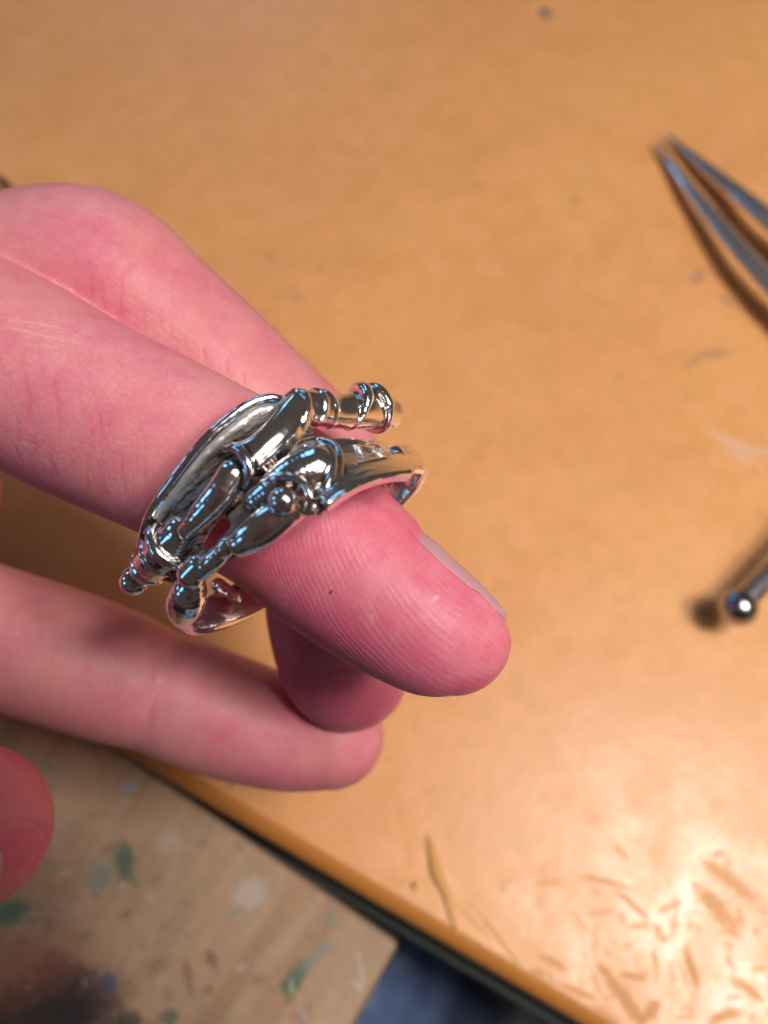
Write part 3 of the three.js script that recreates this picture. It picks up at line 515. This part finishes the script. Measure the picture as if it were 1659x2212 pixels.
function ringField(x, y, z) {
  const [r, th, w] = cyl(x, y, z); let best, d, part = 0;
  if (r > 19 || r < 7) { ringPart = 0; const o = r > 19 ? r - 17 : 9 - r; if (o > 2) return o; }
  const hole = holePoly(wrap(th, 2) * RFLOOR, w);
  d = smax(shell(floorPoly, r + 0.07 * (fbm(th * 7 + 3, w * 8, 3) - 0.5), th, w, RFLOOR - 0.45, 0.5, 2, 0.4), 0.1 - hole, 0.3); best = d;
  const sk = shank(r, th, w); if (sk < best) { best = sk; part = 1; } d = smin(d, sk, 0.3);
  const bt = wrap(th, 1), bd = smax((Math.abs(r - bandR(bt, w)) - 0.68) * 0.88, bandPoly(bt * 13.2, w), 0.45); if (bd < best) { best = bd; part = 2; } d = smin(d, bd, 0.25);
  for (const p of PR) { const q = p[1].d(x, y, z, Math.max(2.5, d + 1)); if (q < best + 0.02) { best = Math.min(q, best); part = RING_PARTS.indexOf(p[0]); } d = smin(d, q, p[2]); }
  ringPart = part; return d + 0.05 * (fbm(x * 1.1 + z * 0.7 + 40, y * 1.1 - z * 0.6 + 40, 2) - 0.5);
}
{
  const ring = tag(group('ring'), 'chunky polished silver bypass ring with beads, claws and darkened recesses worn on a fingertip', 'ring');
  const { P, N, idx } = skinOf(ringField, [-27, -17, -99], [7, 15, -64], 0.13);
  const part = new Uint8Array(P.length / 3), col = new Float32Array(P.length);
  for (let i = 0; i < part.length; i++) {
    const x = P[i * 3], y = P[i * 3 + 1], z = P[i * 3 + 2]; ringField(x, y, z); part[i] = ringPart === RING_PARTS.indexOf('rim') && PR[0][1].d(x, y, z) > 0.10 ? 0 : ringPart;
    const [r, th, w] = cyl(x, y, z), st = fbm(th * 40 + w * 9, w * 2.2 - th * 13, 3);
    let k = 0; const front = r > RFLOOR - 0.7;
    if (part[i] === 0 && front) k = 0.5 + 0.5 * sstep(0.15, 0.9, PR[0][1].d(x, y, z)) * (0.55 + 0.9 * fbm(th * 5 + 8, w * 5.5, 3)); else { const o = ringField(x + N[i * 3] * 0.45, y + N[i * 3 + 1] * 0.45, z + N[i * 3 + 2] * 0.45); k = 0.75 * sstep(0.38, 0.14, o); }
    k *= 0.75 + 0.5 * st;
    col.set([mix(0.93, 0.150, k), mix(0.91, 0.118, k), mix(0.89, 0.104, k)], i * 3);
  }
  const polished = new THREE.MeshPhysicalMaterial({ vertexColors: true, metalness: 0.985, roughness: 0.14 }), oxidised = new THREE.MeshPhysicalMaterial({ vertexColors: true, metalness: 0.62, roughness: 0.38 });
  const lists = RING_PARTS.map(() => []);
  for (let t = 0; t < idx.length; t += 3) { const a = part[idx[t]], b = part[idx[t + 1]], c = part[idx[t + 2]]; lists[b === c ? b : a].push(idx[t], idx[t + 1], idx[t + 2]); }
  RING_PARTS.forEach((name, n) => {
    const I = lists[n]; if (!I.length) return; const remap = new Map(), order = []; const id = I.map((i) => { let k = remap.get(i); if (k === undefined) { remap.set(i, k = order.length); order.push(i); } return k; });
    const p = new Float32Array(order.length * 3), q = new Float32Array(order.length * 3), c = new Float32Array(order.length * 3);
    order.forEach((i, k) => { p.set(P.subarray(i * 3, i * 3 + 3), k * 3); q.set(N.subarray(i * 3, i * 3 + 3), k * 3); c.set(col.subarray(i * 3, i * 3 + 3), k * 3); });
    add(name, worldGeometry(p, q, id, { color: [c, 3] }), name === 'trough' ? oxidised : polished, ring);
  });
}

// ================================================================ things lying on the desk
const steel = new THREE.MeshPhysicalMaterial({ color: new THREE.Color().setRGB(0.58, 0.58, 0.61), metalness: 0.9, roughness: 0.28 });
{
  // tweezers: two tapering flat legs that meet beyond the frame
  const tw = tag(group('tweezers'), 'pointed steel tweezers lying on the desk with their tips towards the hand', 'tweezers');
  const legOf = (pts) => {                // [u, v, width px, height m]
    const q = pts.map(([u, v, w, h]) => { const p = onLevel(u, v, h); return { p, w: w * 0.000087 / 2 }; }), P = [], I = [], TH = 0.0016;
    q.forEach((s, i) => {
      const a = q[Math.max(0, i - 1)].p, b = q[Math.min(q.length - 1, i + 1)].p, t = b.clone().sub(a).normalize(), side = V(0, 1, 0).cross(t).normalize(), up = t.clone().cross(side).normalize(); if (up.y < 0) up.negate();
      const h = TH * clamp(0.35 + i * 0.2) / 2, prof = [[-1, -0.6], [-0.8, -1], [0.8, -1], [1, -0.6], [1, 0.3], [0.55, 1], [-0.55, 1], [-1, 0.3]];
      for (const [x, y] of prof) { const k = s.p.clone().addScaledVector(side, x * s.w).addScaledVector(up, y * h); P.push(k.x, k.y, k.z); }
    });
    for (let i = 0; i < q.length - 1; i++) for (let k = 0; k < 8; k++) { const a = i * 8 + k, b = i * 8 + (k + 1) % 8; I.push(a, b, b + 8, a, b + 8, a + 8); }
    for (const o of [0, (q.length - 1) * 8]) for (let k = 1; k < 7; k++) I.push(o, o + k, o + k + 1);
    const g = new THREE.BufferGeometry(); g.setAttribute('position', new THREE.Float32BufferAttribute(P, 3)); g.setIndex(I);
    const f = g.toNonIndexed(); f.computeVertexNormals(); return f;
  };
  const m2 = steel.clone(); m2.side = THREE.DoubleSide;
  const H = 0.0022;
  add('leg', legOf([[1415, 309, 7, H], [1447, 349, 22, H], [1486, 402, 30, H + 0.0015], [1545, 476, 42, H + 0.003], [1610, 552, 50, H + 0.005], [1680, 628, 59, H + 0.0055], [1800, 740, 71, H + 0.0055], [1980, 900, 76, H + 0.0055], [2300, 1150, 71, H + 0.0055]]), m2, tw);
  add('leg', legOf([[1440, 290, 7, H], [1480, 324, 24, H], [1530, 364, 35, H + 0.0015], [1590, 412, 47, H + 0.003], [1650, 462, 55, H + 0.0055], [1730, 534, 62, H + 0.0055], [1840, 650, 71, H + 0.0055], [1990, 830, 76, H + 0.010], [2300, 1150, 71, H + 0.012]]), m2, tw);
}
{
  // machine screw: round head and threaded shank, propped a little off the desk
  const a = onLevel(1594, 1312, 0.0082), b = onLevel(1720, 1182, 0.0096), dir = b.clone().sub(a).normalize();
  const sc = tag(group('screw', a.toArray()), 'small steel round-headed screw with threaded shank at the right edge', 'screw');
  sc.quaternion.setFromUnitVectors(V(0, 1, 0), dir);
  const hp = []; const HR = 0.0035; for (let i = 0; i <= 14; i++) { const t = -Math.PI / 2 + i / 14 * (Math.PI / 2 + 0.75); hp.push(new THREE.Vector2(Math.max(1e-5, HR * Math.cos(t)), HR * 0.95 * Math.sin(t))); } hp.push(new THREE.Vector2(0.0017, HR * 0.72));
  add('head', new THREE.LatheGeometry(hp, 40), new THREE.MeshPhysicalMaterial({ color: new THREE.Color().setRGB(0.40, 0.40, 0.42), metalness: 1, roughness: 0.22 }), sc);
  const tp = [new THREE.Vector2(0.0016, 0.0016)]; for (let y = 0.0022; y < 0.062; y += 0.0012) { tp.push(new THREE.Vector2(0.00145, y), new THREE.Vector2(0.00205, y + 0.0004), new THREE.Vector2(0.00205, y + 0.0006), new THREE.Vector2(0.0014, y + 0.0010)); } tp.push(new THREE.Vector2(0.0005, 0.064), new THREE.Vector2(1e-5, 0.0641));
  const blk = add('holder', new RoundedBoxGeometry(0.012, 0.010, 0.030, 3, 0.001), steel, sc); blk.position.set(0, 0.062, -0.004);
  add('threaded_shank', new THREE.LatheGeometry(tp, 32), new THREE.MeshPhysicalMaterial({ color: new THREE.Color().setRGB(0.30, 0.30, 0.30), metalness: 0.85, roughness: 0.42 }), sc);
}
{
  // hardened drip of glue
  const mat = new THREE.MeshPhysicalMaterial({ color: new THREE.Color().setRGB(0.66, 0.34, 0.11), roughness: 0.10, clearcoat: 1.0, clearcoatRoughness: 0.1 });
  const blob = (pts) => { const cu = new THREE.CatmullRomCurve3(pts.map(([u, v]) => onLevel(u, v, 0.0001))), g = new THREE.TubeGeometry(cu, 60, 1, 14, false), p = g.attributes.position, n = g.attributes.normal; for (let i = 0; i <= 60; i++) { const t = i / 60, c = cu.getPointAt(t), w = 0.0011 * Math.pow(Math.sin(Math.PI * clamp(t, 0.015, 0.985)), 0.45) * (1 - 0.45 * t) * (0.85 + 0.3 * noise(t * 5, 3)) * Math.min(1, pts.length / 4); for (let k = 0; k <= 14; k++) { const o = i * 15 + k; p.setXYZ(o, c.x + n.getX(o) * w, Math.max(0.00002, c.y + n.getY(o) * w * 1.0), c.z + n.getZ(o) * w); } } g.computeVertexNormals(); return g; };
  tag(add('glue_drip', mergeGeometries([blob([[926, 1806], [934, 1845], [944, 1888], [962, 1925], [972, 1955], [978, 1985], [992, 2020]]), blob([[892, 1905], [897, 1915], [899, 1924]])]), mat), 'glossy amber drip of hardened glue on the desk near its front edge', 'glue');
  // brown stub at the left edge
  const c = onLevel(-18, 424, 0.002), st = tag(group('amber_stub', c.toArray()), 'round brown-rimmed stub half out of frame at the left edge', 'stub');
  const pr = [[0.00001, 0.0010], [0.0024, 0.0010], [0.0030, 0.0018], [0.0042, 0.0020], [0.0050, 0.0014], [0.0052, 0], [0.0050, -0.002], [0.00001, -0.002]].map(([x, y]) => new THREE.Vector2(x, y));
  add('rim', new THREE.LatheGeometry(pr.slice(2), 40), new THREE.MeshPhysicalMaterial({ color: new THREE.Color().setRGB(0.16, 0.045, 0.012), roughness: 0.35 }), st);
  add('core', new THREE.LatheGeometry(pr.slice(0, 3), 40), new THREE.MeshPhysicalMaterial({ color: new THREE.Color().setRGB(0.42, 0.26, 0.09), roughness: 0.5 }), st);
}

// ================================================================ lamp and windows (out of frame; they light the bench and show in the silver)
{
  const lamp = tag(group('desk_lamp', LAMP.at), 'white desk lamp with two glowing tubes hanging over the bench', 'lamp');
  lamp.up.set(0, 0, -1); lamp.lookAt(...LAMP.aim); lamp.rotateZ(0.45); lamp.updateMatrixWorld(true);
  const white = new THREE.MeshStandardMaterial({ color: new THREE.Color().setRGB(0.7, 0.7, 0.68), roughness: 0.5 });
  const hood = add('shade', new RoundedBoxGeometry(0.38, 0.30, 0.05, 3, 0.015), white, lamp); hood.position.z = -0.042;
  const arm = add('arm', new THREE.CylinderGeometry(0.012, 0.012, 0.5, 16), white, lamp); arm.position.set(0, 0, -0.31); arm.rotation.x = Math.PI / 2;
  const dish = add('reflector', new THREE.BoxGeometry(0.36, 0.28, 0.004), new THREE.MeshStandardMaterial({ color: 0xffffff, emissive: new THREE.Color().setRGB(0.5, 0.46, 0.42), emissiveIntensity: 1 }), lamp); dish.position.z = -0.014;
  const dl = new THREE.RectAreaLight(new THREE.Color().setRGB(...LAMP.color), 1.9, 0.36, 0.28); dl.name = 'reflector_light'; dl.position.z = -0.0115; dl.rotation.y = Math.PI; lamp.add(dl);
  for (const s of [-1, 1]) {
    const t = add('tube', new THREE.BoxGeometry(LAMP.w, LAMP.h, 0.006), new THREE.MeshStandardMaterial({ color: 0xffffff, emissive: new THREE.Color().setRGB(1, 0.95, 0.88), emissiveIntensity: 1 }), lamp); t.position.set(s * LAMP.gap, 0, -0.008);
    const l = new THREE.RectAreaLight(new THREE.Color().setRGB(...LAMP.color), LAMP.power, LAMP.w, LAMP.h); l.name = 'tube_light'; l.position.set(s * LAMP.gap, 0, 0.002); l.rotation.y = Math.PI; lamp.add(l); l.castShadow = true;
  }
  [-10, -40, -78, -112].forEach((deg, i) => {
    const R = 2.2, wd = group('window'), ang = THREE.MathUtils.degToRad(deg), x = Math.sin(ang) * R, z = -Math.cos(ang) * R; wd.position.set(x, 0.98, z); wd.lookAt(0, 0.98, 0); wd.updateMatrixWorld(true);
    tag(wd, ['tall window straight ahead of the bench', 'tall window ahead to the left of the bench', 'tall window left of the bench', 'tall window behind to the left of the bench'][i], 'window', 'windows of the workshop');
    const fm = new THREE.MeshStandardMaterial({ color: new THREE.Color().setRGB(0.5, 0.5, 0.5), roughness: 0.6 });
    for (const [fx, fy, fw, fh] of [[-0.26, 0, 0.06, 0.8], [0.26, 0, 0.06, 0.8], [0, 0.43, 0.58, 0.06], [0, -0.43, 0.58, 0.06]]) { const f = add('frame', new THREE.BoxGeometry(fw, fh, 0.06), fm, wd); f.position.set(fx, fy, 0); }
    const pane = add('pane', new THREE.BoxGeometry(0.46, 0.8, 0.01), new THREE.MeshStandardMaterial({ color: 0x223344, emissive: new THREE.Color().setRGB(...DAY.color), emissiveIntensity: 0.5 }), wd); pane.position.z = -0.012;
    const l = new THREE.RectAreaLight(new THREE.Color().setRGB(...DAY.color), DAY.power, 0.46, 0.8); l.name = 'window_light'; l.position.z = 0.002; l.rotation.y = Math.PI; wd.add(l);
  });
}

// the phone that takes the picture: it shades the thumb and the board's corner and shows dark in the silver
{
  const ph = tag(group('smartphone'), 'dark red smartphone held over the hand, mirrored darkly in the silver', 'phone');
  ph.quaternion.copy(camera.quaternion); ph.position.copy(toWorld(V(5, -51, 11)));
  add('body', new RoundedBoxGeometry(0.070, 0.140, 0.008, 4, 0.0035), new THREE.MeshPhysicalMaterial({ color: new THREE.Color().setRGB(0.13, 0.035, 0.055), roughness: 0.5 }), ph);
}

renderer.render(scene, camera);
